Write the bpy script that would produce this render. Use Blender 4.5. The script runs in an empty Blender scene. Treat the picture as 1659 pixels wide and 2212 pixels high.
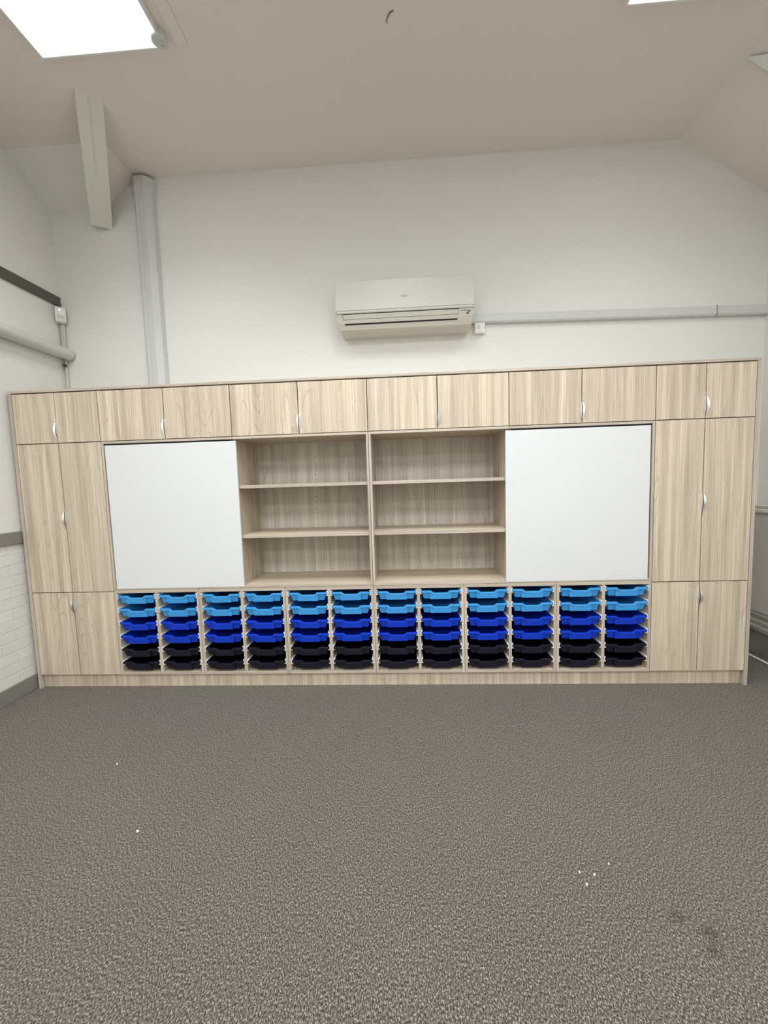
import bpy, math, random
from mathutils import Vector, Matrix
random.seed(7)
SC = bpy.context.scene
COL = SC.collection

# ------------------------------------------------------------------ helpers
class MB:
    def __init__(s): s.v=[]; s.f=[]; s.m=[]
    def add(s, vs, fs, mi=0):
        o=len(s.v); s.v+= [tuple(p) for p in vs]
        for f in fs: s.f.append([o+i for i in f]); s.m.append(mi)
        return s
    def box(s,x0,x1,y0,y1,z0,z1,mi=0,front=None):
        vs=[(x,y,z) for z in (z0,z1) for y in (y0,y1) for x in (x0,x1)]
        s.add(vs,[(0,2,3,1),(4,5,7,6),(0,1,5,4),(2,6,7,3),(0,4,6,2),(1,3,7,5)],mi)
        if front is not None: s.m[-4]=front
        return s
    def prism(s,pts,a,b,axis='x',mi=0):
        # pts: 2D outline, extruded along axis from a to b.  x:(y,z) y:(x,z) z:(x,y)
        def P(p,t):
            return {'x':(t,p[0],p[1]),'y':(p[0],t,p[1]),'z':(p[0],p[1],t)}[axis]
        n=len(pts); vs=[P(p,a) for p in pts]+[P(p,b) for p in pts]
        fs=[tuple(range(n))[::-1],tuple(range(n,2*n))]+[(i,(i+1)%n,n+(i+1)%n,n+i) for i in range(n)]
        return s.add(vs,fs,mi)
    def tube(s,path,r,n=16,mi=0,cap=True):
        path=[Vector(p) for p in path]; rings=[]
        rr=r if isinstance(r,(list,tuple)) else [r]*len(path)
        ref=None
        for i,p in enumerate(path):
            t=(path[min(i+1,len(path)-1)]-path[max(i-1,0)]).normalized()
            if ref is None:
                ref=Vector((0,0,1)) if abs(t.z)<.9 else Vector((1,0,0))
            a=t.cross(ref).normalized(); b=a.cross(t).normalized(); ref=b
            rings.append([p+a*math.cos(2*math.pi*k/n)*rr[i]+b*math.sin(2*math.pi*k/n)*rr[i] for k in range(n)])
        vs=[q for R in rings for q in R]; fs=[]
        for i in range(len(rings)-1):
            for k in range(n):
                fs.append((i*n+k,i*n+(k+1)%n,(i+1)*n+(k+1)%n,(i+1)*n+k))
        if cap: fs.append(tuple(range(n))[::-1]); fs.append(tuple((len(rings)-1)*n+k for k in range(n)))
        return s.add(vs,fs,mi)
    def build(s,name,mats,parent=None,bevel=0,smooth=False,seg=2,loc=None):
        me=bpy.data.meshes.new(name); me.from_pydata(s.v,[],s.f)
        if not isinstance(mats,(list,tuple)): mats=[mats]
        for m in mats: me.materials.append(m)
        for p,mi in zip(me.polygons,s.m): p.material_index=mi
        import bmesh
        bm=bmesh.new(); bm.from_mesh(me); bmesh.ops.recalc_face_normals(bm,faces=bm.faces); bm.to_mesh(me); bm.free()
        if smooth:
            for p in me.polygons: p.use_smooth=True
            try: me.set_sharp_from_angle(angle=math.radians(40))
            except Exception: pass
        o=bpy.data.objects.new(name,me); COL.objects.link(o)
        if loc: o.location=loc
        if parent: o.parent=parent
        if bevel:
            b=o.modifiers.new('Bevel','BEVEL'); b.width=bevel; b.segments=seg; b.limit_method='ANGLE'; b.angle_limit=math.radians(40)
        return o
def tag(o,label,cat,group=None):
    o['label']=label; o['category']=cat
    if group: o['group']=group
    return o
def struct(o,label=None):
    o['kind']='structure'
    if label: o['label']=label
    return o
def empty(name,loc,label,cat,group=None):
    o=bpy.data.objects.new(name,None); COL.objects.link(o); o.location=loc; o.empty_display_size=.05
    return tag(o,label,cat,group)
def copy_tree(o,parent=None):
    c=o.copy(); COL.objects.link(c); c.parent=parent
    for ch in list(o.children): copy_tree(ch,c)
    return c

# ------------------------------------------------------------------ materials
def newmat(name):
    m=bpy.data.materials.new(name); m.use_nodes=True; nt=m.node_tree
    return m,nt,nt.nodes['Principled BSDF']
def N(nt,t,**k):
    n=nt.nodes.new(t)
    for a,b in k.items(): setattr(n,a,b)
    return n
def plain(name,col,rough=.5,metal=0,spec=.5,bump=0,bscale=80,var=0):
    m,nt,b=newmat(name); b.inputs['Roughness'].default_value=rough; b.inputs['Metallic'].default_value=metal
    b.inputs['Specular IOR Level'].default_value=spec
    b.inputs['Base Color'].default_value=(*col,1)
    tc=N(nt,'ShaderNodeTexCoord')
    no=N(nt,'ShaderNodeTexNoise'); no.inputs['Scale'].default_value=bscale; no.inputs['Detail'].default_value=3
    nt.links.new(tc.outputs['Object'],no.inputs['Vector'])
    if var:
        mx=N(nt,'ShaderNodeMix',data_type='RGBA'); mx.inputs[6].default_value=(*[c*(1-var) for c in col],1); mx.inputs[7].default_value=(*[min(1,c*(1+var)) for c in col],1)
        nt.links.new(no.outputs['Fac'],mx.inputs[0]); nt.links.new(mx.outputs[2],b.inputs['Base Color'])
    if bump:
        bp=N(nt,'ShaderNodeBump'); bp.inputs['Strength'].default_value=bump; bp.inputs['Distance'].default_value=.002
        nt.links.new(no.outputs['Fac'],bp.inputs['Height']); nt.links.new(bp.outputs['Normal'],b.inputs['Normal'])
    return m
def wood(name,along,light,dark,vein):
    # laminate with soft vertical streaks, cathedral figure and fine pores
    m,nt,b=newmat(name); L=nt.links.new
    b.inputs['Roughness'].default_value=.45; b.inputs['Specular IOR Level'].default_value=.35
    tc=N(nt,'ShaderNodeTexCoord'); oi=N(nt,'ShaderNodeObjectInfo')
    sp=N(nt,'ShaderNodeSeparateXYZ'); L(tc.outputs['Object'],sp.inputs[0])
    cmb=N(nt,'ShaderNodeCombineXYZ')
    rnd=N(nt,'ShaderNodeMath',operation='MULTIPLY'); L(oi.outputs['Random'],rnd.inputs[0]); rnd.inputs[1].default_value=37.0
    ad=N(nt,'ShaderNodeMath',operation='ADD')
    if along=='z': L(sp.outputs['X'],ad.inputs[0]); L(sp.outputs['Y'],ad.inputs[1]); lo=sp.outputs['Z']
    elif along=='x': L(sp.outputs['Y'],ad.inputs[0]); L(sp.outputs['Z'],ad.inputs[1]); lo=sp.outputs['X']
    ad2=N(nt,'ShaderNodeMath',operation='ADD'); L(ad.outputs[0],ad2.inputs[0]); L(rnd.outputs[0],ad2.inputs[1])
    ad3=N(nt,'ShaderNodeMath',operation='ADD'); L(lo,ad3.inputs[0]); L(rnd.outputs[0],ad3.inputs[1])
    L(ad2.outputs[0],cmb.inputs[0]); L(ad3.outputs[0],cmb.inputs[2])
    def noise(sx,sz,detail,dist=0,rough=.5):
        mp=N(nt,'ShaderNodeMapping'); mp.inputs['Scale'].default_value=(sx,1,sz); L(cmb.outputs[0],mp.inputs['Vector'])
        n=N(nt,'ShaderNodeTexNoise'); n.inputs['Scale'].default_value=1; n.inputs['Detail'].default_value=detail; n.inputs['Distortion'].default_value=dist; n.inputs['Roughness'].default_value=rough
        L(mp.outputs[0],n.inputs['Vector']); return n
    n1=noise(19,.42,3.5,.12)       # broad bands
    n2=noise(110,1.6,3,.3,.6)      # fine grain
    # cathedral figure: contour lines of a stretched smooth noise
    n3=noise(6.0,.75,1.2,.35,.4)
    mm=N(nt,'ShaderNodeMath',operation='MULTIPLY'); L(n3.outputs['Fac'],mm.inputs[0]); mm.inputs[1].default_value=17
    fr=N(nt,'ShaderNodeMath',operation='FRACT'); L(mm.outputs[0],fr.inputs[0])
    rp=N(nt,'ShaderNodeValToRGB'); e=rp.color_ramp.elements; e[0].position=0; e[0].color=(1,1,1,1); e[1].position=.16; e[1].color=(0,0,0,1)
    x=rp.color_ramp.elements.new(.93); x.color=(0,0,0,1); x=rp.color_ramp.elements.new(1); x.color=(1,1,1,1)
    L(fr.outputs[0],rp.inputs[0])
    n4=noise(3,.8,1)
    msk=N(nt,'ShaderNodeMapRange'); msk.inputs[1].default_value=.42; msk.inputs[2].default_value=.62; L(n4.outputs['Fac'],msk.inputs[0])
    vm=N(nt,'ShaderNodeMath',operation='MULTIPLY'); L(rp.outputs[0],vm.inputs[0]); L(msk.outputs[0],vm.inputs[1])
    vm2=N(nt,'ShaderNodeMath',operation='MULTIPLY'); L(vm.outputs[0],vm2.inputs[0]); vm2.inputs[1].default_value=.36
    r1=N(nt,'ShaderNodeMapRange'); r1.inputs[1].default_value=.34; r1.inputs[2].default_value=.66; L(n1.outputs['Fac'],r1.inputs[0])
    mx=N(nt,'ShaderNodeMix',data_type='RGBA'); mx.inputs[6].default_value=(*dark,1); mx.inputs[7].default_value=(*light,1); L(r1.outputs[0],mx.inputs[0])
    mv=N(nt,'ShaderNodeMix',data_type='RGBA'); L(vm2.outputs[0],mv.inputs[0]); L(mx.outputs[2],mv.inputs[6]); mv.inputs[7].default_value=(*vein,1)
    r2=N(nt,'ShaderNodeMapRange'); r2.inputs[1].default_value=.3; r2.inputs[2].default_value=.7; r2.inputs[3].default_value=.80; r2.inputs[4].default_value=1.17; L(n2.outputs['Fac'],r2.inputs[0])
    sc=N(nt,'ShaderNodeVectorMath',operation='SCALE'); L(mv.outputs[2],sc.inputs[0]); L(r2.outputs[0],sc.inputs['Scale'])
    L(sc.outputs[0],b.inputs['Base Color'])
    bp=N(nt,'ShaderNodeBump'); bp.inputs['Strength'].default_value=.06; bp.inputs['Distance'].default_value=.001; L(n2.outputs['Fac'],bp.inputs['Height']); L(bp.outputs['Normal'],b.inputs['Normal'])
    return m
WL=(.72,.61,.48); WD=(.50,.415,.32); WV=(.27,.20,.135)
M={}
M['woodv']=wood('pale_oak_upright','z',WL,WD,WV)
M['woodh']=wood('pale_oak_level','x',(.64,.54,.42),(.46,.385,.295),WV)
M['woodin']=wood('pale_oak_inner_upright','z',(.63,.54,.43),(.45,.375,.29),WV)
M['woodback']=wood('grey_oak_upright','z',(.68,.63,.555),(.50,.455,.395),(.27,.235,.19))
M['edge']=wood('oak_edge_band','z',(.60,.52,.445),(.45,.38,.315),(.35,.28,.22))
M['edgeh']=wood('oak_edge_band_level','x',(.60,.52,.445),(.45,.38,.315),(.35,.28,.22))
M['wall']=plain('cream_wall_paint',(.785,.775,.742),.7,bump=.08,bscale=60,var=.012)
M['ceil']=plain('ceiling_paint',(.81,.745,.70),.8,bump=.08,bscale=60,var=.012)
M['grey']=plain('grey_gloss_paint',(.235,.222,.20),.35,bump=.05,bscale=40,var=.05)
M['darkrail']=plain('dark_olive_paint',(.10,.093,.075),.5,bump=.1,bscale=50,var=.15)
M['white']=plain('white_plastic',(.80,.80,.78),.35,var=.01)
M['trunk']=plain('grey_white_pvc',(.61,.62,.615),.28,var=.01)
M['acw']=plain('white_abs_casing',(.60,.595,.56),.35,var=.01)
M['acg']=plain('greige_abs_casing',(.60,.57,.51),.4,var=.01)
M['dark']=plain('near_black_plastic',(.012,.010,.008),.5,var=.1)
M['board']=plain('whiteboard_enamel',(.735,.745,.76),.16,spec=.5,var=.004,bscale=3)
M['chrome']=plain('polished_chrome',(.92,.92,.92),.28,metal=1,var=.02)
M['rad']=plain('radiator_paint',(.56,.53,.48),.45,var=.02)
M['radw']=plain('radiator_grille_paint',(.72,.68,.60),.45,var=.02)
M['beam']=plain('beam_paint',(.76,.73,.67),.6,bump=.3,bscale=30,var=.03)
M['paper']=plain('torn_paper',(.85,.84,.8),.8,var=.03)
M['brass']=plain('dark_valve_metal',(.10,.07,.05),.4,metal=.6,var=.1)
EDG={'woodin':M['edge'],'woodv':M['edge'],'woodh':M['edgeh'],'woodback':M['edge'],'dark':M['dark']}
def tray_mat(n,c,r=.35): return plain(n,c,r,spec=.5,bump=.02,bscale=200,var=.03)
M['t0']=tray_mat('light_blue_plastic',(.055,.34,.76))
M['t1']=tray_mat('royal_blue_plastic',(.002,.042,.56))
M['t2']=tray_mat('dark_navy_plastic',(.0055,.0042,.0155),.45)
# painted brick
def brick():
    m,nt,b=newmat('white_painted_brick'); L=nt.links.new
    b.inputs['Roughness'].default_value=.5
    tc=N(nt,'ShaderNodeTexCoord'); sp=N(nt,'ShaderNodeSeparateXYZ'); L(tc.outputs['Object'],sp.inputs[0])
    cm=N(nt,'ShaderNodeCombineXYZ')
    a=N(nt,'ShaderNodeMath',operation='ADD'); L(sp.outputs['Y'],a.inputs[0]); a.inputs[1].default_value=-.005+.225*40
    c=N(nt,'ShaderNodeMath',operation='ADD'); L(sp.outputs['Z'],c.inputs[0]); c.inputs[1].default_value=-.1165+.0842*2
    L(a.outputs[0],cm.inputs[0]); L(c.outputs[0],cm.inputs[1])
    bt=N(nt,'ShaderNodeTexBrick'); bt.offset=.5
    bt.inputs['Scale'].default_value=1; bt.inputs['Brick Width'].default_value=.225; bt.inputs['Row Height'].default_value=.0842
    bt.inputs['Mortar Size'].default_value=.004; bt.inputs['Mortar Smooth'].default_value=.5
    bt.inputs['Color1'].default_value=(.76,.75,.71,1); bt.inputs['Color2'].default_value=(.72,.71,.67,1); bt.inputs['Mortar'].default_value=(.80,.79,.75,1)
    L(cm.outputs[0],bt.inputs['Vector'])
    no=N(nt,'ShaderNodeTexNoise'); no.inputs['Scale'].default_value=45; no.inputs['Detail'].default_value=4; L(tc.outputs['Object'],no.inputs['Vector'])
    h=N(nt,'ShaderNodeMath',operation='MULTIPLY_ADD'); L(bt.outputs['Fac'],h.inputs[0]); h.inputs[1].default_value=-1.0
    s=N(nt,'ShaderNodeMath',operation='MULTIPLY'); L(no.outputs['Fac'],s.inputs[0]); s.inputs[1].default_value=.35; L(s.outputs[0],h.inputs[2])
    bp=N(nt,'ShaderNodeBump'); bp.inputs['Strength'].default_value=.8; bp.inputs['Distance'].default_value=.004
    L(h.outputs[0],bp.inputs['Height']); L(bp.outputs['Normal'],b.inputs['Normal'])
    L(bt.outputs['Color'],b.inputs['Base Color']); return m
M['brick']=brick()
# carpet
def carpet():
    m,nt,b=newmat('speckled_carpet'); L=nt.links.new
    b.inputs['Roughness'].default_value=.95; b.inputs['Specular IOR Level'].default_value=.1; b.inputs['Sheen Weight'].default_value=.17; b.inputs['Sheen Roughness'].default_value=.6
    tc=N(nt,'ShaderNodeTexCoord')
    def noi(sx,sy,d,rough=.6):
        mp=N(nt,'ShaderNodeMapping'); mp.inputs['Scale'].default_value=(sx,sy,1); L(tc.outputs['Object'],mp.inputs['Vector'])
        n=N(nt,'ShaderNodeTexNoise'); n.inputs['Scale'].default_value=1; n.inputs['Detail'].default_value=d; n.inputs['Roughness'].default_value=rough; L(mp.outputs[0],n.inputs['Vector']); return n
    n1=noi(330,215,2.5,.75); n2=noi(2.2,2.2,4); n3=noi(420,420,1)
    rp=N(nt,'ShaderNodeValToRGB'); e=rp.color_ramp.elements
    e[0].position=.33; e[0].color=(.012,.010,.0075,1); e[1].position=.68; e[1].color=(.375,.315,.262,1)
    x=e.new(.45); x.color=(.056,.049,.040,1); x=e.new(.56); x.color=(.134,.1125,.093,1)
    nL=noi(205,120,2,.6); mixn=N(nt,'ShaderNodeMath',operation='MULTIPLY_ADD'); mixn.inputs[1].default_value=.78; L(nL.outputs['Fac'],mixn.inputs[0])
    hf=N(nt,'ShaderNodeMath',operation='MULTIPLY_ADD'); L(n1.outputs['Fac'],hf.inputs[0]); hf.inputs[1].default_value=.75; hf.inputs[2].default_value=-.262; L(hf.outputs[0],mixn.inputs[2])
    L(mixn.outputs[0],rp.inputs[0])
    # fibres of two shades
    mx=N(nt,'ShaderNodeMix',data_type='RGBA',blend_type='MULTIPLY'); mx.inputs[0].default_value=1
    r3=N(nt,'ShaderNodeMapRange'); r3.inputs[1].default_value=.35; r3.inputs[2].default_value=.65; r3.inputs[3].default_value=.8; r3.inputs[4].default_value=1.2; L(n3.outputs['Fac'],r3.inputs[0])
    cmb=N(nt,'ShaderNodeCombineXYZ'); [L(r3.outputs[0],cmb.inputs[i]) for i in range(3)]
    L(rp.outputs[0],mx.inputs[6]); L(cmb.outputs[0],mx.inputs[7])
    # soft wear patches
    r2=N(nt,'ShaderNodeMapRange'); r2.inputs[1].default_value=.3; r2.inputs[2].default_value=.7; r2.inputs[3].default_value=.96; r2.inputs[4].default_value=1.04; L(n2.outputs['Fac'],r2.inputs[0])
    # dark stains on the carpet near its right side
    def stain(x,y,rad,amt):
        d=N(nt,'ShaderNodeVectorMath',operation='DISTANCE'); L(tc.outputs['Object'],d.inputs[0]); d.inputs[1].default_value=(x,y,0)
        n=noi(40,40,3); a=N(nt,'ShaderNodeMath',operation='MULTIPLY_ADD'); L(n.outputs['Fac'],a.inputs[0]); a.inputs[1].default_value=rad*2.2; L(d.outputs['Value'],a.inputs[2])
        r=N(nt,'ShaderNodeMapRange'); r.inputs[1].default_value=rad*1.0; r.inputs[2].default_value=rad*2.0; r.inputs[3].default_value=amt; r.inputs[4].default_value=1; L(a.outputs[0],r.inputs[0]); return r
    cur=r2.outputs[0]
    for s in ((1.20,-1.57,.040,.52),(1.27,-1.625,.045,.5),(1.245,-1.675,.035,.5),(1.33,-1.60,.03,.8),(-2.25,-.25,.05,.8)):
        q=stain(*s); mu=N(nt,'ShaderNodeMath',operation='MULTIPLY'); L(cur,mu.inputs[0]); L(q.outputs[0],mu.inputs[1]); cur=mu.outputs[0]
    sc=N(nt,'ShaderNodeVectorMath',operation='SCALE'); L(mx.outputs[2],sc.inputs[0]); L(cur,sc.inputs['Scale']); L(sc.outputs[0],b.inputs['Base Color'])
    bp=N(nt,'ShaderNodeBump'); bp.inputs['Strength'].default_value=.35; bp.inputs['Distance'].default_value=.002; L(n1.outputs['Fac'],bp.inputs['Height']); L(bp.outputs['Normal'],b.inputs['Normal'])
    return m
M['carpet']=carpet()
def emis(name,col,st):
    m,nt,b=newmat(name); b.inputs['Base Color'].default_value=(.8,.8,.8,1)
    b.inputs['Emission Color'].default_value=(*col,1); b.inputs['Emission Strength'].default_value=st; return m
M['lamp']=emis('lamp_diffuser',(1,1,1),2.6)

# ------------------------------------------------------------------ the room
XL,XR,D,ZC=-2.81,3.30,.58,4.295
YN=-10.0; ZR=3.822
struct(MB().box(XL-.1,XR+.1,YN,D+.1,-.08,0).build('floor',M['carpet']),'grey brown speckled carpet floor')
prof=[(XL,0),(XR,0),(XR,ZR),(2.57,ZC),(-1.997,ZC),(-2.335,4.055),(XL,4.055)]
struct(MB().prism(prof,D,D+.1,'y').build('wall_back',M['wall']),'cream painted gable wall behind the cupboards')
b=MB()
b.prism([(YN,0),(D,0),(D,1.21),(YN,1.21)],XL-.1,XL,'x',1)
b.prism([(YN,1.21),(D,1.21),(D,4.055),(.2,ZC),(YN,ZC)],XL-.1,XL,'x',0)
struct(b.build('wall_left',[M['wall'],M['brick']]),'left wall, plaster above white painted brick')
struct(MB().box(XR,XR+.1,YN,D,0,ZR).build('wall_right',M['wall']),'cream right wall behind the radiator')
struct(MB().box(XL,XR,YN-.1,YN,0,ZC).build('wall_front',M['wall']),'cream wall at the other end of the room')
b=MB(); T=.06
def slab(b,pts):
    n=len(pts); vs=list(pts)+[(x,y,z+T) for x,y,z in pts]
    b.add(vs,[tuple(range(n)),tuple(range(n,2*n))[::-1]]+[(i,(i+1)%n,n+(i+1)%n,n+i) for i in range(n)])
slab(b,[(XL,YN,ZC),(2.57,YN,ZC),(2.57,.2,ZC),(XL,.2,ZC)])
slab(b,[(-1.997,.2,ZC),(2.57,.2,ZC),(2.57,D,ZC),(-1.997,D,ZC)])
slab(b,[(-1.997,.2,ZC),(-1.997,D,ZC),(-2.335,D,4.055)])
slab(b,[(XL,.2,ZC),(-1.997,.2,ZC),(-2.335,D,4.055),(XL,D,4.055)]); b.m[-6:]=[1]*6
slab(b,[(2.57,YN,ZC),(2.57,D,ZC),(XR,D,ZR),(XR,YN,ZR)])
struct(b.build('ceiling',[M['ceil'],M['wall']]),'painted ceiling, flat in the middle and sloping at the sides')
struct(MB().box(XL,XL+.014,YN,D,0,.122).build('baseboard_left',M['grey'],bevel=.004),'grey baseboard below the white brick')
struct(MB().box(XR-.014,XR,YN,D,0,.20).build('baseboard_right',M['grey'],bevel=.004),'grey baseboard below the radiator')
struct(MB().box(XL,XL+.02,YN,D,1.205,1.303).build('trim_1',M['grey'],bevel=.006),'grey dado rail on top of the white brick')
struct(MB().prism([(XL,3.265),(XL+.018,3.262),(XL+.026,3.272),(XL+.02,3.31),(XL+.026,3.335),(XL+.018,3.348),(XL,3.348)],YN,D-.005,'y').build('trim_2',M['darkrail'],bevel=.002),'dark olive picture rail high on the left wall')

# ------------------------------------------------------------------ cabinet wall
U=1.035; WT=.684; X0=-2.0700; TOPZ=2.368; MIDZ=1.98; LOWZ=.798; BOTZ=.1124; DEP=.46
G=.0032
handle_me=None
def handle_mesh():
    # bow shaped chrome edge pull: crescent lip standing off the door edge
    b=MB(); n=24; H=.092; rings=[]
    for i in range(n+1):
        t=-1+2*i/n; k=max(0,math.cos(t*math.pi/2))**2; p=.0010+.0175*k; w=.0010+.0115*max(0,(k-.28)/.72)**.6
        z=H*t
        rings.append([(0,.001,z),(0,-p*.60,z),(w*.5,-p*.74,z),(w,-p,z),(w+.0012,.0005,z)])
    vs=[q for r in rings for q in r]; m=5; fs=[]
    for i in range(n):
        for k in range(m): fs.append((i*m+k,i*m+(k+1)%m,(i+1)*m+(k+1)%m,(i+1)*m+k))
    fs.append(tuple(range(m))); fs.append(tuple(n*m+k for k in range(m))[::-1])
    return b.add(vs,fs)
def door(parent,x0,x1,z0,z1,edge,hz):
    # door: origin at its own middle so that the figure differs from door to door
    cx,cz=(x0+x1)/2,(z0+z1)/2
    px,py,pz=parent.location
    d=MB().box(x0+G-cx,x1-G-cx,0,.018,z0+G-cz,z1-G-cz).build('door',M['woodv'],parent,bevel=.0012,loc=(cx-px,-py,cz-pz))
    hm=handle_mesh()
    if edge<0: hm.v=[(-x,y,z) for x,y,z in hm.v]          # handle on the door's right edge
    hx=(x1-G if edge<0 else x0+G)-cx
    hm.build('handle',M['chrome'],d,smooth=True,loc=(hx,0,hz-cz))
    return d
def carcass(parent,x0,x1,z0,z1,y0=.026,shelves=()):
    px,py,pz=parent.location; t=.018
    def P(name,a,b_,c,d_,e,f,mat): return MB().box(a-px,b_-px,c-py,d_-py,e-pz,f-pz,0,1).build(name,[M[mat],EDG[mat]],parent,bevel=.0008)
    P('side_panel',x0+.0005,x0+t,y0,DEP,z0,z1,'woodin'); P('side_panel',x1-t,x1-.0005,y0,DEP,z0,z1,'woodin')
    P('top_panel',x0+t,x1-t,y0,DEP,z1-t,z1,'woodh'); P('bottom_panel',x0+t,x1-t,y0,DEP,z0,z0+t,'woodh')
    P('back_panel',x0+t,x1-t,DEP-.012,DEP,z0+t,z1-t,'woodv')
    for z in shelves: P('shelf',x0+t,x1-t,y0+.01,DEP-.012,z,z+t,'woodh')
for sx,lab in ((-1,'tall pale oak cupboard with six doors at the left end, beside the white brick'),(1,'tall pale oak cupboard with six doors at the right end, beside the radiator')):
    a,c=(X0-WT,X0) if sx<0 else (-X0,-X0+WT); mid=(a+c)/2
    t=empty('tall_cupboard',(mid,0,BOTZ),lab,'cupboard','tall end cupboards')
    carcass(t,a,c,BOTZ,TOPZ,shelves=(LOWZ-.009,1.38,MIDZ-.009))
    for (z0,z1,hz) in ((BOTZ,LOWZ,.688),(LOWZ,MIDZ,1.385),(MIDZ,TOPZ-.003,2.076)):
        door(t,a,mid,z0,z1,-1,hz); door(t,mid,c,z0,z1,1,hz)
for i,lab in enumerate(('two-door pale oak cupboard in the top row, above the left whiteboard','two-door pale oak cupboard in the top row, above the left open bookcase','two-door pale oak cupboard in the top row, above the right open bookcase','two-door pale oak cupboard in the top row, above the right whiteboard')):
    a=X0+U*i; c=a+U
    t=empty('wall_cupboard',((a+c)/2,0,MIDZ),lab,'cupboard','two-door cupboards of the top row')
    carcass(t,a,c,MIDZ+.001,TOPZ)
    door(t,a,(a+c)/2,MIDZ,TOPZ-.003,-1,2.072); door(t,(a+c)/2,c,MIDZ,TOPZ-.003,1,2.072)
# middle bookcases
ZB0,ZB1=.8108,1.9785
def bookcase(i,lab,open_):
    a=X0+U*i; c=a+U; px=(a+c)/2; tt=.018
    t=empty('bookcase',(px,0,ZB0),lab,'bookcase','four bookcases behind and between the whiteboards')
    def P(name,x0,x1,y0,y1,z0,z1,mat): return MB().box(x0-px,x1-px,y0,y1,z0-ZB0,z1-ZB0,0,1).build(name,[M[mat],EDG[mat]],t,bevel=.001)
    ys=.0 if (open_ and True) else .0
    yl=.022 if i in (2,3) and i==3 else (.022 if i==1 else 0)
    P('top_panel',a+.0013,c-.0013,0,DEP,ZB1-tt,ZB1,'woodh'); P('bottom_panel',a+.0013,c-.0013,0,DEP,ZB0,ZB0+tt,'woodh')
    yL=.022 if i in (1,3) else 0; yR=.022 if i in (0,2) else 0
    P('side_panel',a+.0013,a+tt,yL,DEP,ZB0+tt,ZB1-tt,'woodin'); P('side_panel',c-tt,c-.0013,yR,DEP,ZB0+tt,ZB1-tt,'woodin')
    b=MB().box(a+tt-px,c-tt-px,.445,DEP,tt,ZB1-tt-ZB0,0)
    z=1.782
    while z>.98:
        if not (1.20<z<1.225 or 1.585<z<1.612):
            b.prism([(px*0+.008+.0035*math.cos(k*math.pi/4),z-ZB0+.0035*math.sin(k*math.pi/4)) for k in range(8)],.4442,.446,'y',1)
        z-=.0484
    b.build('back_panel',[M['woodback'],M['dark']],t)
    for z in (1.197,1.584): P('shelf',a+tt,c-tt,.024,.444,z,z+.025,'woodh')
    if not open_:
        P('gap_shade_strip',a+tt+.001,c-.003 if i==0 else c-tt-.001,.003,.021,ZB1-tt-.006,ZB1-tt,'dark')  # near-black strip stands in for the shade in the gap above the whiteboard
bookcase(0,'pale oak bookcase behind the left sliding whiteboard',False)
bookcase(1,'empty open oak bookcase with two shelves, beside the left whiteboard',True)
bookcase(2,'empty open oak bookcase with two shelves, beside the right whiteboard',True)
bookcase(3,'pale oak bookcase behind the right sliding whiteboard',False)
for x0,x1,lab in ((-2.042,-1.010,'large white sliding whiteboard panel left of the open bookcases'),(1.008,2.040,'large white sliding whiteboard panel right of the open bookcases')):
    o=MB().box(-.516,.516,-.001,.017,0,1.1275).build('sliding_whiteboard',M['board'],bevel=.002,loc=((x0+x1)/2,0,.8205))
    tag(o,lab,'whiteboard','sliding whiteboards')
# tray racks
TU=.69; ZT0,ZT1=.1124,.8085; OPEN0=.132; OPEN1=.784
RIM=[.762-.109*k for k in range(6)]
def runner_mesh():
    b=MB(); b.box(0,.0045,.001,.40,-.025,.0115); b.box(.004,.0135,.001,.40,-.025,-.0205); b.box(.004,.0115,.001,.40,.0065,.0115)
    return b
rl=runner_mesh().build('runner',M['white']); rl_me=rl.data; bpy.data.objects.remove(rl)
rm=runner_mesh(); rm.v=[(-x,y,z) for x,y,z in rm.v]; rr=rm.build('runner',M['white']); rr_me=rr.data; bpy.data.objects.remove(rr)
ORD=['first','second','third','fourth','fifth','sixth','seventh','eighth','ninth','tenth','eleventh','twelfth']
where=['beside the tall left cupboard','below the right half of the left whiteboard','below the left half of the left open bookcase','below the right half of the left open bookcase','x','x']
racklab=['pale oak tray rack below the left whiteboard, next to the tall left cupboard',
 'pale oak tray rack reaching from below the left whiteboard to below the left bookcase',
 'pale oak tray rack below the left open bookcase, just left of the centre divider',
 'pale oak tray rack below the right open bookcase, just right of the centre divider',
 'pale oak tray rack reaching from below the right bookcase to below the right whiteboard',
 'pale oak tray rack below the right whiteboard, next to the tall right cupboard']
opens=[]
for k in range(6):
    a=X0+TU*k; c=a+TU; px=(a+c)/2; s=.020
    t=empty('tray_rack',(px,0,ZT0),racklab[k],'tray rack','tray racks along the bottom')
    def P(name,x0,x1,y0,y1,z0,z1,mat): return MB().box(x0-px,x1-px,y0,y1,z0-ZT0,z1-ZT0,0,1).build(name,[M[mat],EDG[mat]],t,bevel=.001)
    P('side_panel',a+.0013,a+s,0,DEP,ZT0,OPEN1,'woodin'); P('side_panel',c-s,c-.0013,0,DEP,ZT0,OPEN1,'woodin')
    P('divider',px-.0115,px+.0115,0,DEP,OPEN0,OPEN1,'woodin')
    P('top_panel',a+.0013,c-.0013,0,DEP,OPEN1,ZT1,'woodh'); P('bottom_panel',a+s,c-s,0,DEP,ZT0,OPEN0,'woodh')
    P('back_panel',a+s,c-s,.445,DEP,OPEN0,OPEN1,'woodv')
    for (l,r) in ((a+s,px-.0115),(px+.0115,c-s)):
        opens.append((l,r))
        for z in RIM:
            for me,x in ((rl_me,l),(rr_me,r)):
                o=bpy.data.objects.new('runner',me); COL.objects.link(o); o.parent=t; o.location=(x-px,0,z-.0005-ZT0)
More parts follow.
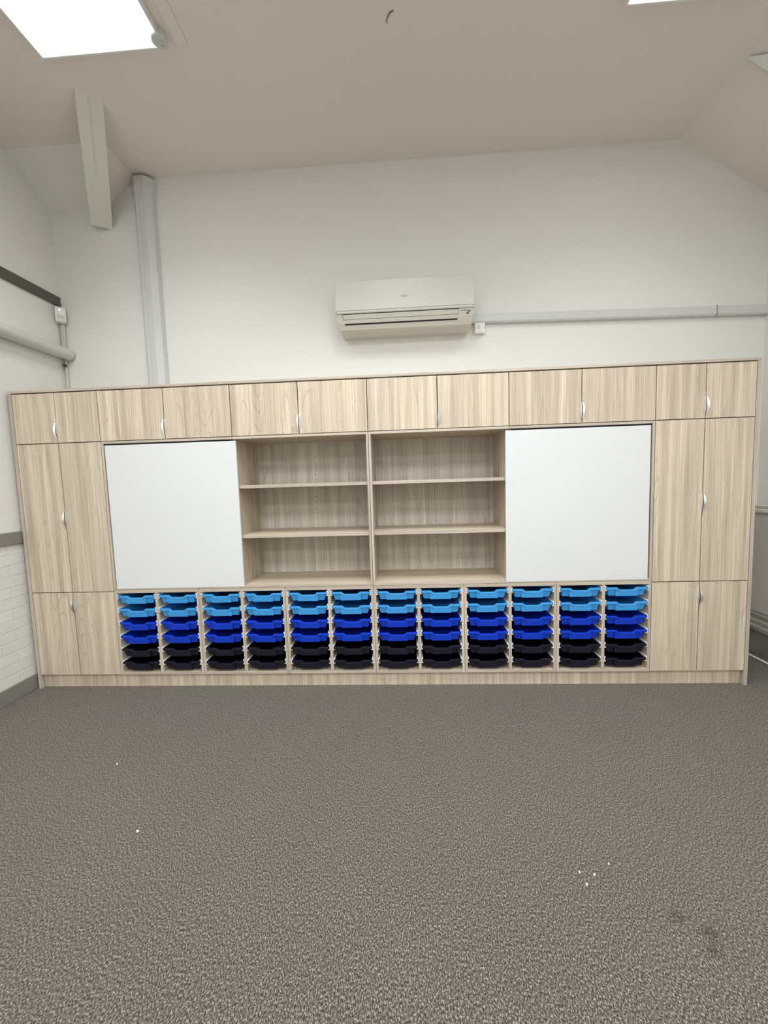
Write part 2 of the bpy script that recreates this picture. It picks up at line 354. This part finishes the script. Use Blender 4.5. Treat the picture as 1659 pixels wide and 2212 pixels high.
# trays ------------------------------------------------------------
def make_tray(mat):
    W=.1515   # half width of the rim
    root=bpy.data.objects.new('storage_tray',None); COL.objects.link(root); root.empty_display_size=.03
    # rim: front band with the dipped finger grip, plain sides and back
    top=[(-W,0),(-.0725,0),(-.050,-.017),(.050,-.017),(.0705,0),(W,0)]
    th=.0150
    low=[(W,-th),(.077,-th),(.0555,-th-.0165),(-.0555,-th-.0165),(-.079,-th),(-W,-th)]
    b=MB()
    def band(y0,y1):
        n=6; vs=[(x,y0,z) for x,z in top]+[(x,y0,z) for x,z in low[::-1]]+[(x,y1,z) for x,z in top]+[(x,y1,z) for x,z in low[::-1]]
        fs=[]
        for i in range(n-1):
            fs+=[(i,i+1,n+i+1,n+i),(2*n+i,3*n+i,3*n+i+1,2*n+i+1),(i,2*n+i,2*n+i+1,i+1),(n+i,n+i+1,3*n+i+1,3*n+i)]
        fs+=[(0,n,3*n,2*n),(n-1,3*n-1,4*n-1,2*n-1)]
        b.add(vs,fs)
    band(-.004,.010)
    b.box(-W,-W+.011,.010,.418,-.012,0); b.box(W-.011,W,.010,.418,-.012,0); b.box(-W,W,.408,.418,-.012,-.0005)
    b.build('rim',mat,root,bevel=.0012)
    # tub: tapered open box with thickness
    xt,xb=.1385,.126; zb=-.0645; yt0,yt1,yb0,yb1=.004,.409,.016,.398
    b=MB(); h=.0022
    ft=[(-xt,yt0,-.010),(-.0745,yt0,-.010),(-.052,yt0+.003,-.028),(.052,yt0+.003,-.028),(.0745,yt0,-.010),(xt,yt0,-.010)]
    fb=[(-xb,yb0,zb),(-.0745,yb0,zb),(-.052,yb0,zb),(.052,yb0,zb),(.0745,yb0,zb),(xb,yb0,zb)]
    vs=ft+fb+[(x,y+h,z) for x,y,z in ft]+[(x,y+h,z) for x,y,z in fb]; fs=[]
    for i in range(5): fs+=[(i,i+1,7+i,6+i),(12+i,18+i,19+i,13+i)]
    b.add(vs,fs)
    def wallq(p): # thin wall from 4 pts, offset inward
        b.add(p,[(0,1,2,3)])
    for s in (-1,1):
        wallq([(s*xt,yt0,-.01),(s*xt,yt1,-.01),(s*xb,yb1,zb),(s*xb,yb0,zb)])
        wallq([(s*(xt-h),yt0,-.01),(s*(xt-h),yt1,-.01),(s*(xb-h),yb1,zb+h),(s*(xb-h),yb0,zb+h)])
    wallq([(-xt,yt1,-.01),(xt,yt1,-.01),(xb,yb1,zb),(-xb,yb1,zb)])
    b.box(-xb,xb,yb0,yb1,zb,zb+h)
    b.build('tub',mat,root)
    # raised label holder in the middle of the front
    b=MB(); y0=-.003
    b.add([(-.0845,y0,-.017),(-.0605,y0,-.0325),(.0590,y0,-.0325),(.0805,y0,-.017),(.0775,y0+.004,-.0665),(-.0785,y0+.004,-.0665),
           (-.0845,.014,-.017),(-.0605,.014,-.0325),(.0590,.014,-.0325),(.0805,.014,-.017),(.0775,.020,-.0665),(-.0785,.020,-.0665)],
          [(0,1,5),(1,2,4,5),(2,3,4),(0,6,7,1),(1,7,8,2),(2,8,9,3),(3,9,10,4),(4,10,11,5),(5,11,6,0),(6,11,7),(7,11,10,8),(8,10,9)])
    b.build('label_holder',mat,root,bevel=.001)
    return root
protos={k:make_tray(M['t%d'%k]) for k in range(3)}
used={0:False,1:False,2:False}
cname=['light blue','royal blue','dark navy']
rown=['top row','second row from the top','third row from the top','third row from the bottom','second row from the bottom','bottom row']
def colname(c):
    return ('%s column from the left'%ORD[c]) if c<6 else ('%s column from the right'%ORD[11-c])
for c,(l,r) in enumerate(opens):
    for k,z in enumerate(RIM):
        g=k//2; root=protos[g]
        if used[g]: root=copy_tree(root)
        used[g]=True
        jit=random.uniform(-.0025,.003)
        root.location=((l+r)/2+random.uniform(-.0007,.0007),.002+jit,z)
        tag(root,'%s plastic tray in the %s, %s'%(cname[g],rown[k],colname(c)),'tray','%s trays in the racks'%cname[g])
# plinth, end panels, top
JX=1.277
for a,c,lab in ((-2.7530,JX-.0008,'long pale oak plinth board under the cupboards, left of the joint'),(JX+.0008,2.7530,'short pale oak plinth board under the cupboards, right of the joint')):
    tag(MB().box((a-c)/2,(c-a)/2,0,.018,0,.1115).build('plinth',M['woodv'],bevel=.001,loc=((a+c)/2,.030,0)),lab,'plinth','plinth boards')
for a,c,lab in ((-2.779,-2.7545,'narrow upright oak end panel at the left edge, against the brick wall'),(2.7545,2.779,'narrow upright oak end panel at the right edge, near the radiator')):
    tag(MB().box((a-c)/2,(c-a)/2,0,DEP+.1,0,2.3695).build('end_panel',M['edge'],bevel=.001,loc=((a+c)/2,-.002,0)),lab,'panel','upright end panels')
tag(MB().box(-2.785,2.779,-.002,DEP+.11,0,.019).build('top_board',M['edgeh'],bevel=.001,loc=(0,0,2.3702)),'long thin oak board capping the whole run of cupboards','board')

# ------------------------------------------------------------------ air conditioner
ax0,ax1=-.263,.862
ac=empty('air_conditioner',((ax0+ax1)/2,D,2.85),'white wall mounted air conditioner above the cupboards','air conditioner')
ox,oy,oz=ac.location
def acb(b,name,mat,bevel=0,smooth=False,parent=None):
    b.v=[(x-ox,y-oy,z-oz) for x,y,z in b.v]; return b.build(name,mat,parent or ac,bevel,smooth)
# body with tapering lower corners
b=MB()
prof=[(D,3.236),(.40,3.236),(.372,3.226),(.368,2.99),(.356,2.980),(.378,2.915),(.402,2.866),(.425,2.853),(.50,2.846),(D,2.850)]
n=len(prof); inset=[0,0,0,0,.0,.010,.026,.034,.034,.034]
vs=[(ax0+i,y,z) for (y,z),i in zip(prof,inset)]+[(ax1-i*.6,y,z) for (y,z),i in zip(prof,inset)]
b.add(vs,[tuple(range(n))[::-1],tuple(range(n,2*n))]+[(i,(i+1)%n,n+(i+1)%n,n+i) for i in range(n)])
acb(b,'casing',M['acg'],.004)
b=MB(); b.prism([(.371,3.240),(.365,3.240),(.360,3.232),(.357,3.004),(.371,3.004)],ax0,ax1,'x'); acb(b,'front_panel',M['acw'],.003)
b=MB(); vs=[]
for x,k in ((ax0-.001,.0),(ax0+.020,1),(ax1-.020,1),(ax1+.001,.0)):
    vs+=[(x,.37,2.982),(x,.350,2.978),(x,.346,2.984+.003*k),(x,.3555,2.986+.015*k),(x,.37,2.986+.015*k)]
fs=[(0,1,2,3,4),(19,18,17,16,15)]
for i in range(3):
    for k in range(5): fs.append((i*5+k,(i+1)*5+k,(i+1)*5+(k+1)%5,i*5+(k+1)%5))
acb(b.add(vs,fs),'chin_strip',M['acw'],.0015)
# sloping outlet face
pA=Vector((0,.356,2.980)); pB=Vector((0,.378,2.915)); pC=Vector((0,.402,2.866))
def face(t): # t metres down the sloping face
    l1=(pB-pA).length
    return pA+(pB-pA)*(t/l1) if t<l1 else pB+(pC-pB)*((t-l1)/(pC-pB).length)
nrm=Vector((0,-(pA.z-pC.z),-(pC.y-pA.y))).normalized()
def sheet(xa,xb,xa2,xb2,t0,t1,h0,h1):
    b=MB(); vs=[]
    for h in (h0,h1):
        for (t,a,c) in ((t0,xa,xb),(t1,xa2,xb2)):
            p=face(t)+nrm*h; vs+=[(a,p.y,p.z),(c,p.y,p.z)]
    return b.add(vs,[(0,1,3,2),(4,6,7,5),(0,4,5,1),(2,3,7,6),(0,2,6,4),(1,5,7,3)])
acb(sheet(-.210,.740,-.193,.728,.003,.086,-.002,.0012),'air_outlet',M['dark'])
acb(sheet(-.205,.736,-.198,.731,.008,.043,.001,.005),'louvre',M['acg'],.0008)
acb(sheet(-.197,.731,-.192,.728,.0455,.074,.001,.0045),'louvre',M['acg'],.0008)
o=acb(sheet(.783,.838,.785,.836,.052,.056,0,.003),'receiver_window',M['white'])
acb(sheet(.800,.820,.800,.820,.034,.048,0,.0015),'button',M['darkrail'],.001)
for x in (.762,.780,.800): acb(sheet(x,x+.006,x,x+.006,.013,.026,0,.001),'indicator_light',M['darkrail'])
acb(sheet(.812,.832,.812,.832,.020,.030,0,.001),'indicator_light',M['darkrail'])
def text_mesh(body,size,name,mat,parent,loc,shear=0):
    cu=bpy.data.curves.new(name,'FONT'); cu.body=body; cu.size=size; cu.align_x='CENTER'; cu.extrude=.0002; cu.shear=shear; cu.resolution_u=3
    to=bpy.data.objects.new(name,cu); COL.objects.link(to)
    bpy.context.view_layer.update()
    me=bpy.data.meshes.new_from_object(to.evaluated_get(bpy.context.evaluated_depsgraph_get()))
    bpy.data.objects.remove(to); me.materials.clear(); me.materials.append(mat)
    o=bpy.data.objects.new(name,me); COL.objects.link(o); o.parent=parent
    o.location=loc; o.rotation_euler=(math.radians(90),0,0); return o
text_mesh('FU',.0185,'lettering',M['darkrail'],ac,(.2825-ox,.3585-.0012-oy,3.091-oz))
text_mesh('J',.027,'lettering',M['darkrail'],ac,(.2975-ox,.3585-.0012-oy,3.089-oz),.25)
text_mesh('ITSU',.0165,'lettering',M['darkrail'],ac,(.319-ox,.3585-.0012-oy,3.091-oz))
# fused switch box
sw=empty('fused_switch',(.943,D,2.848),'small white square fused switch right below the air conditioner pipe trunking','switch')
def swb(b,name,mat,bevel=0): b.v=[(x-.943,y-D,z-2.848) for x,y,z in b.v]; return b.build(name,mat,sw,bevel)
swb(MB().box(.902,.984,.555,D,2.845,2.9265),'back_box',M['white'],.002)
swb(MB().box(.899,.986,.546,.556,2.843,2.9275),'face_plate',M['white'],.002)
swb(MB().box(.926,.944,.543,.547,2.878,2.908),'fuse_holder',M['acg'],.001)
swb(MB().box(.925,.966,.542,.547,2.853,2.860),'flex_outlet',M['white'],.001)
for x in (.911,.973):
    b=MB(); b.prism([(x+.003*math.cos(k*math.pi/4),2.888+.003*math.sin(k*math.pi/4)) for k in range(8)],.5452,.547,'y'); swb(b,'screw',M['darkrail'])
# horizontal pipe trunking
def trunk_between(x0,z0,x1,z1,h,d,grow=0):
    b=MB(); yb=D; pr=[(0,h/2+grow),(-d*.75,h/2+grow),(-d-grow,h/2-.008),(-d-grow,-h/2+.012),(-d*.80,-h/2-grow),(0,-h/2-grow)]
    n=6; vs=[(x0,yb+y,z0+z) for y,z in pr]+[(x1,yb+y,z1+z) for y,z in pr]
    return b.add(vs,[tuple(range(n))[::-1],tuple(range(n,2*n))]+[(i,(i+1)%n,n+(i+1)%n,n+i) for i in range(n)])
zt=lambda x: 2.968-(x-.86)*(.048/2.43)
tr=trunk_between(.862,zt(.862),XR,zt(XR),.078,.042).build('pipe_trunking',M['trunk'],bevel=.002)
tag(tr,'long pale grey pipe trunking running right from the air conditioner','trunking')
trunk_between(2.885,zt(2.885),2.940,zt(2.94),.080,.044,.001).build('joint_cover',M['acw'],tr,bevel=.001)
MB().box(2.878,2.883,D-.044,D-.01,zt(2.88)-.041,zt(2.88)+.041).build('joint_gap',M['grey'],tr)
# vertical trunking column
cx=-1.925
col=empty('vertical_trunking',(cx,D,2.40),'tall pale grey vertical trunking on the back wall beside the roof beam','trunking')
def cprof(g): return [(-2.022-g-cx,0),(-2.012-g-cx,-.035),(-1.975-cx,-.075-g),(-1.893-cx,-.075-g),(-1.846+g-cx,-.045),(-1.832+g-cx,0)]
def colpart(name,g,z0,z1,mat,bev=.003):
    b=MB(); b.prism([(x,y) for x,y in cprof(g)],z0-2.40,z1-2.40,'z'); return b.build(name,mat,col,bev)
colpart('cover',0,2.40,4.15,M['trunk']); 
colpart('end_cap',.006,4.14,4.272,M['trunk'],.008)
MB().box(-.018,-.014,-.0765,-.07,0,1.74).build('cover_seam',M['acg'],col)

# ------------------------------------------------------------------ roof beam (painted double timber)
P0=Vector((-1.80,-.17,ZC+.01)); P1=Vector((-2.335,.565,3.885))
ax=(P1-P0).normalized(); side=Vector((ax.y,-ax.x,0)).normalized()*-1
if side.x<0: side=-side
up=side.cross(ax).normalized()
if up.z<0: up=-up
bm_=empty('roof_beam',P1,'off white painted timber roof beam sloping down to the back wall','beam')
def beam_piece(w0,w1,h0,h1,t0,t1,end=0):
    b=MB(); vs=[]
    for t in (t0,t1):
        for (w,h) in ((w0,h0),(w1,h0),(w1,h1),(w0,h1)):
            e=0
            if t==t1 and h==h0: e=-end
            q=P0+ax*(t+e)+side*w+up*h-P1; vs.append(tuple(q))
    return b.add(vs,[(0,1,2,3),(4,7,6,5),(0,4,5,1),(1,5,6,2),(2,6,7,3),(3,7,4,0)])
Lb=(P1-P0).length
beam_piece(-.080,-.005,0,.24,-.03,Lb,.03).build('timber',M['beam'],bm_,bevel=.006)
beam_piece(.003,.080,0,.24,-.03,Lb,.03).build('timber',M['beam'],bm_,bevel=.006)
beam_piece(-.010,.010,.006,.23,-.03,Lb-.01,.02).build('packing_strip',M['beam'],bm_)
beam_piece(-.077,.077,-.0015,.20,Lb*.52,Lb-.002,.03).build('end_cover',M['beam'],bm_)

# ------------------------------------------------------------------ left wall fittings
px,pz=-2.752,2.840
pth=[(px,YN,pz),(px,-3,pz),(px,0,pz),(px,.30,pz),(px+.002,.47,pz),(px+.008,.515,pz),(px+.014,.545,pz-.001),(px+.018,.562,pz-.001),(px+.020,.572,pz-.001),(px+.021,.579,pz-.001)]
tag(MB().tube(pth,[.052]*7+[.050,.043,.034,.016],24).build('heating_pipe',M['acw'],smooth=True),'thick white horizontal pipe along the left wall, ending at the corner','pipe')
sn=empty('motion_sensor',(-2.757,.527,3.105),'small white motion sensor in the left corner above the pipe','sensor')
sn.rotation_euler=(0,0,math.radians(38))
b=MB(); b.prism([(.024,0),(-.014,.004),(-.026,.018),(-.026,.115),(-.016,.135),(.024,.138)],-.038,.038,'x'); b.build('housing',M['white'],sn,bevel=.006,seg=3)
MB().box(-.026,.026,-.0285,-.02,.030,.062).build('lens',M['acg'],sn,bevel=.002)
b=MB(); b.prism([(.005*math.cos(k*math.pi/4)-.002,.104+.007*math.sin(k*math.pi/4)) for k in range(8)],-.0275,-.025,'y'); b.build('indicator_light',emis('sensor_light',(1,.97,.9),1.6),sn)
tag(MB().box(-.016,.016,-.010,.012,0,.220).build('cable_cover',M['acg'],bevel=.002,loc=(-2.778,.560,2.888)),'narrow upright cable cover between the pipe and the sensor','cable cover')
t=empty('drop_pipe',(-2.782,.565,2.39),'thin white vertical pipe below the thick pipe, going behind the cupboards','pipe')
MB().tube([(0,0,0),(0,0,.40)],.010,12).build('tube',M['acw'],t,smooth=True)
MB().tube([(.004,-.012,.352),(.006,-.032,.350)],.013,10).build('valve',M['brass'],t,smooth=True)

# ------------------------------------------------------------------ radiator at the right wall
R0,R1=-1.6,.565
rd=empty('radiator',(XR,-.5,.25),'tall boxy beige radiator cover with slotted grilles on the right wall','radiator')
def rb(b,name,mats,bevel=0): b.v=[(x-XR,y+.5,z-.25) for x,y,z in b.v]; return b.build(name,mats,rd,bevel)
b=MB(); b.prism([(XR-.001,1.305),(3.275,1.305),(3.195,1.262),(3.19,1.22),(3.19,.42),(3.197,.405),(3.20,.27),(XR-.001,.262)][::1],R0,R1,'y'); rb(b,'casing',M['rad'],.004)
def grille(name,pa,pb,wid,pitch,slant,mat):
    # frame strip between two edge points (x,z) with slots along y
    b=MB(); (xa,za),(xb,zb)=pa,pb; nx,nz=-(zb-za),(xb-xa); l=math.hypot(nx,nz); nx,nz=nx/l,nz/l
    if nx>0 or (abs(nx)<1e-6 and nz<0): nx,nz=-nx,-nz
    def Q(s,y,h): return (xa+(xb-xa)*s+nx*h,y,za+(zb-za)*s+nz*h)
    b.add([Q(0,R0+.01,0.0005),Q(1,R0+.01,.0005),Q(1,R1-.005,.0005),Q(0,R1-.005,.0005),Q(0,R0+.01,.002),Q(1,R0+.01,.002),Q(1,R1-.005,.002),Q(0,R1-.005,.002)],
          [(0,1,2,3),(4,5,6,7),(0,1,5,4),(1,2,6,5),(2,3,7,6),(3,0,4,7)],0)
    y=R1-.02
    while y>-.6:
        b.add([Q(.2,y,.0026),Q(.8,y-slant,.0026),Q(.8,y-slant-wid,.0026),Q(.2,y-wid,.0026)],[(0,1,2,3)],1)
        y-=pitch
    rb(b,name,[mat,M['dark']])
grille('grille',(3.270,1.3045),(3.205,1.2695),.007,.014,0,M['radw'])
grille('grille',(3.1935,1.258),(3.1895,1.226),.006,.014,.014,M['rad'])
grille('grille',(3.1895,.398),(3.1955,.350),.005,.014,.016,M['rad'])
grille('grille',(3.1965,.345),(3.1985,.290),.006,.014,-.014,M['radw'])
tag(MB().tube([(3.205,-1.6,.011),(3.205,.56,.011)],.009,10).build('floor_pipe',M['white'],smooth=True),'thin white pipe on the floor beneath the radiator','pipe')
# pale panel on the right-hand slope of the ceiling
c0=Vector((2.568,-.045,4.290)); e1=Vector((.144,.004,-.0932)); e2=Vector((.079,-.062,-.0511))
nn=e1.cross(e2).normalized(); 
if nn.z>0: nn=-nn
b=MB(); k1,k2=3.0,5.0
q=[c0,c0+e1*k1,c0+e1*k1+e2*k2,c0+e2*k2]
b.add([tuple(p+nn*.002-c0) for p in q]+[tuple(p+nn*.016-c0) for p in q],[(0,1,2,3),(7,6,5,4),(0,4,5,1),(1,5,6,2),(2,6,7,3),(3,7,4,0)])
tag(b.build('ceiling_panel',M['white'],bevel=.002,loc=c0),'pale panel corner on the sloping ceiling at top right','panel')
# ------------------------------------------------------------------ ceiling lights
def ceiling_light(x0,x1,y0,y1,lab,power,spread=168):
    mx,my=(x0+x1)/2,(y0+y1)/2
    t=empty('ceiling_light',(mx,my,ZC),lab,'ceiling light','bright rectangular ceiling lights')
    a,c,d,e=x0-mx,x1-mx,y0-my,y1-my; w=.012
    b=MB(); b.box(a,c,d,e,-.028,-.004); b.build('diffuser',M['lamp'],t,bevel=.002)
    b=MB()
    b.box(a-w,a,d-w,e+w,-.034,0); b.box(c,c+w,d-w,e+w,-.034,0); b.box(a,c,e,e+w,-.034,0); b.box(a,c,d-w,d,-.034,0)
    b.build('frame',M['white'],t,bevel=.002)
    la=bpy.data.lights.new('lamp_glow','AREA'); la.shape='RECTANGLE'; la.size=x1-x0-.02; la.size_y=y1-y0-.02; la.energy=power; la.color=(.955,1,1.0); la.spread=math.radians(spread)
    lo=bpy.data.objects.new('lamp_glow',la); COL.objects.link(lo); lo.parent=t; lo.location=(0,0,-.036)
    return t
SPREAD=145
LX0,LX1=-1.885,-1.125; RX0,RX1=1.60,2.36
ceiling_light(LX0,LX1,-1.62,-.415,'glowing white rectangular ceiling light at the top left of the photo',18,122)
ceiling_light(RX0,RX1,-1.62,-.415,'glowing white rectangular ceiling light cut off at the top right of the photo',13,118)
ceiling_light(LX0,LX1,-4.72,-3.52,'rectangular ceiling light on the left, just behind the camera',50)
ceiling_light(RX0,RX1,-4.72,-3.52,'rectangular ceiling light on the right, just behind the camera',50)
ceiling_light(LX0,LX1,-7.82,-6.62,'rectangular ceiling light on the left, at the far back of the room',96)
ceiling_light(RX0,RX1,-7.82,-6.62,'rectangular ceiling light on the right, at the far back of the room',96)
ceiling_light(-.13,.63,-2.0,-.80,'unseen fill light added in the middle, just above the top edge of the photo',33,118)  # added lamp, out of view, brightens the middle of the back wall
ceiling_light(-.13,.63,-4.72,-3.52,'unseen fill light added in the middle, just behind the camera',66)  # another added lamp, strengthens the central light from behind
# small round catch at the corner of the left light, and the flush strip beside it
ft=empty('ceiling_sensor',(-1.125,-.452,ZC),'small round white fitting with a ring at the corner of the left ceiling light','sensor')
b=MB(); b.tube([(0,0,-.040),(0,0,-.046)],[.045,.040],24); b.tube([(0,0,0),(0,0,-.041)],.045,24); b.build('base',M['acw'],ft,smooth=True)
b=MB()
n=20
vs=[]; 
for k in range(n):
    a_=2*math.pi*k/n
    for r_,z_ in ((.012,-.0465),(.0165,-.0465),(.0165,-.049),(.012,-.049)): vs.append((.012+r_*math.cos(a_),.012+r_*math.sin(a_),z_))
fs=[]
for k in range(n):
    for j in range(4): fs.append((k*4+j,k*4+(j+1)%4,((k+1)%n)*4+(j+1)%4,((k+1)%n)*4+j))
b.add(vs,fs); b.build('ring',M['acg'],ft)
tag(MB().box(-.035,.035,-.9,0,-.006,0).build('access_strip',M['ceil'],bevel=.002,loc=(-1.018,-.385,ZC)),'flat painted cover strip on the ceiling right of the left light','cover strip')
pts=[(.228+.045*(1-math.cos(a_))*.9,-.405-.055*math.sin(a_),ZC-.004) for a_ in [i*math.pi/2/10 for i in range(11)]]
tag(MB().tube(pts,.0025,8).build('ceiling_hook',M['darkrail'],smooth=True),'thin dark curved wire hook in the middle of the ceiling','hook')
# ------------------------------------------------------------------ paper scraps on the carpet
scr=[(253,1651,-1.472,-.839,.009,'tiny white paper scrap on the carpet, farthest left and nearest the cupboards'),
     (297,1796,-1.045,-1.266,.010,'white paper scrap on the left carpet, nearer the camera'),
     (0,0,.920,-1.419,.006,'tiny white crumb, leftmost of the four on the right carpet'),
     (0,0,.974,-1.427,.007,'tiny white crumb in the middle of the right carpet group'),
     (0,0,.927,-1.465,.008,'white crumb on the right carpet, nearest the camera of its group'),
     (0,0,1.054,-1.382,.006,'tiny white crumb, rightmost of the four on the right carpet')]
for _,_,x,y,r,lab in scr:
    b=MB(); n=7; ang=[2*math.pi*i/n+random.uniform(-.25,.25) for i in range(n)]; rad=[r*random.uniform(.45,.8) for _ in range(n)]
    vs=[(rad[i]*math.cos(ang[i]),rad[i]*math.sin(ang[i]),0) for i in range(n)]+[(rad[i]*.7*math.cos(ang[i]),rad[i]*.7*math.sin(ang[i]),.004+random.uniform(-.0015,.002)) for i in range(n)]
    b.add(vs,[tuple(range(n))[::-1],tuple(range(n,2*n))]+[(i,(i+1)%n,n+(i+1)%n,n+i) for i in range(n)])
    tag(b.build('paper_scrap',M['paper'],loc=(x,y,.001)),lab,'scrap','paper scraps on the carpet')

# ------------------------------------------------------------------ camera, light, view
f=830.0; rx,ry,rz=.0807800,.0491904,-.0295655
def rodr(r):
    r=Vector(r); th=r.length; return Matrix.Rotation(th,3,r.normalized())
R=rodr((rx,ry,rz))
R0_=Matrix(((1,0,0),(0,0,-1),(0,1,0)))
RW=R@R0_          # rows: right, down, forward
cam=bpy.data.cameras.new('camera'); co=bpy.data.objects.new('camera',cam); COL.objects.link(co)
right=Vector(RW[0]); down=Vector(RW[1]); fwd=Vector(RW[2])
m3=Matrix((right,-down,-fwd)).transposed()
co.matrix_world=Matrix.Translation((.2464,-2.8892,1.6070))@m3.to_4x4()
cam.sensor_fit='HORIZONTAL'; cam.sensor_width=36; cam.lens=36*f/1659; cam.clip_start=.05
SC.camera=co
w=bpy.data.worlds.new('world'); SC.world=w; w.use_nodes=True
w.node_tree.nodes['Background'].inputs[0].default_value=(1,.985,.96,1); w.node_tree.nodes['Background'].inputs[1].default_value=.3
SC.view_settings.view_transform='Standard'; SC.view_settings.look='None'; SC.view_settings.gamma=1; SC.view_settings.use_curve_mapping=False
SC.view_settings.exposure=0.0
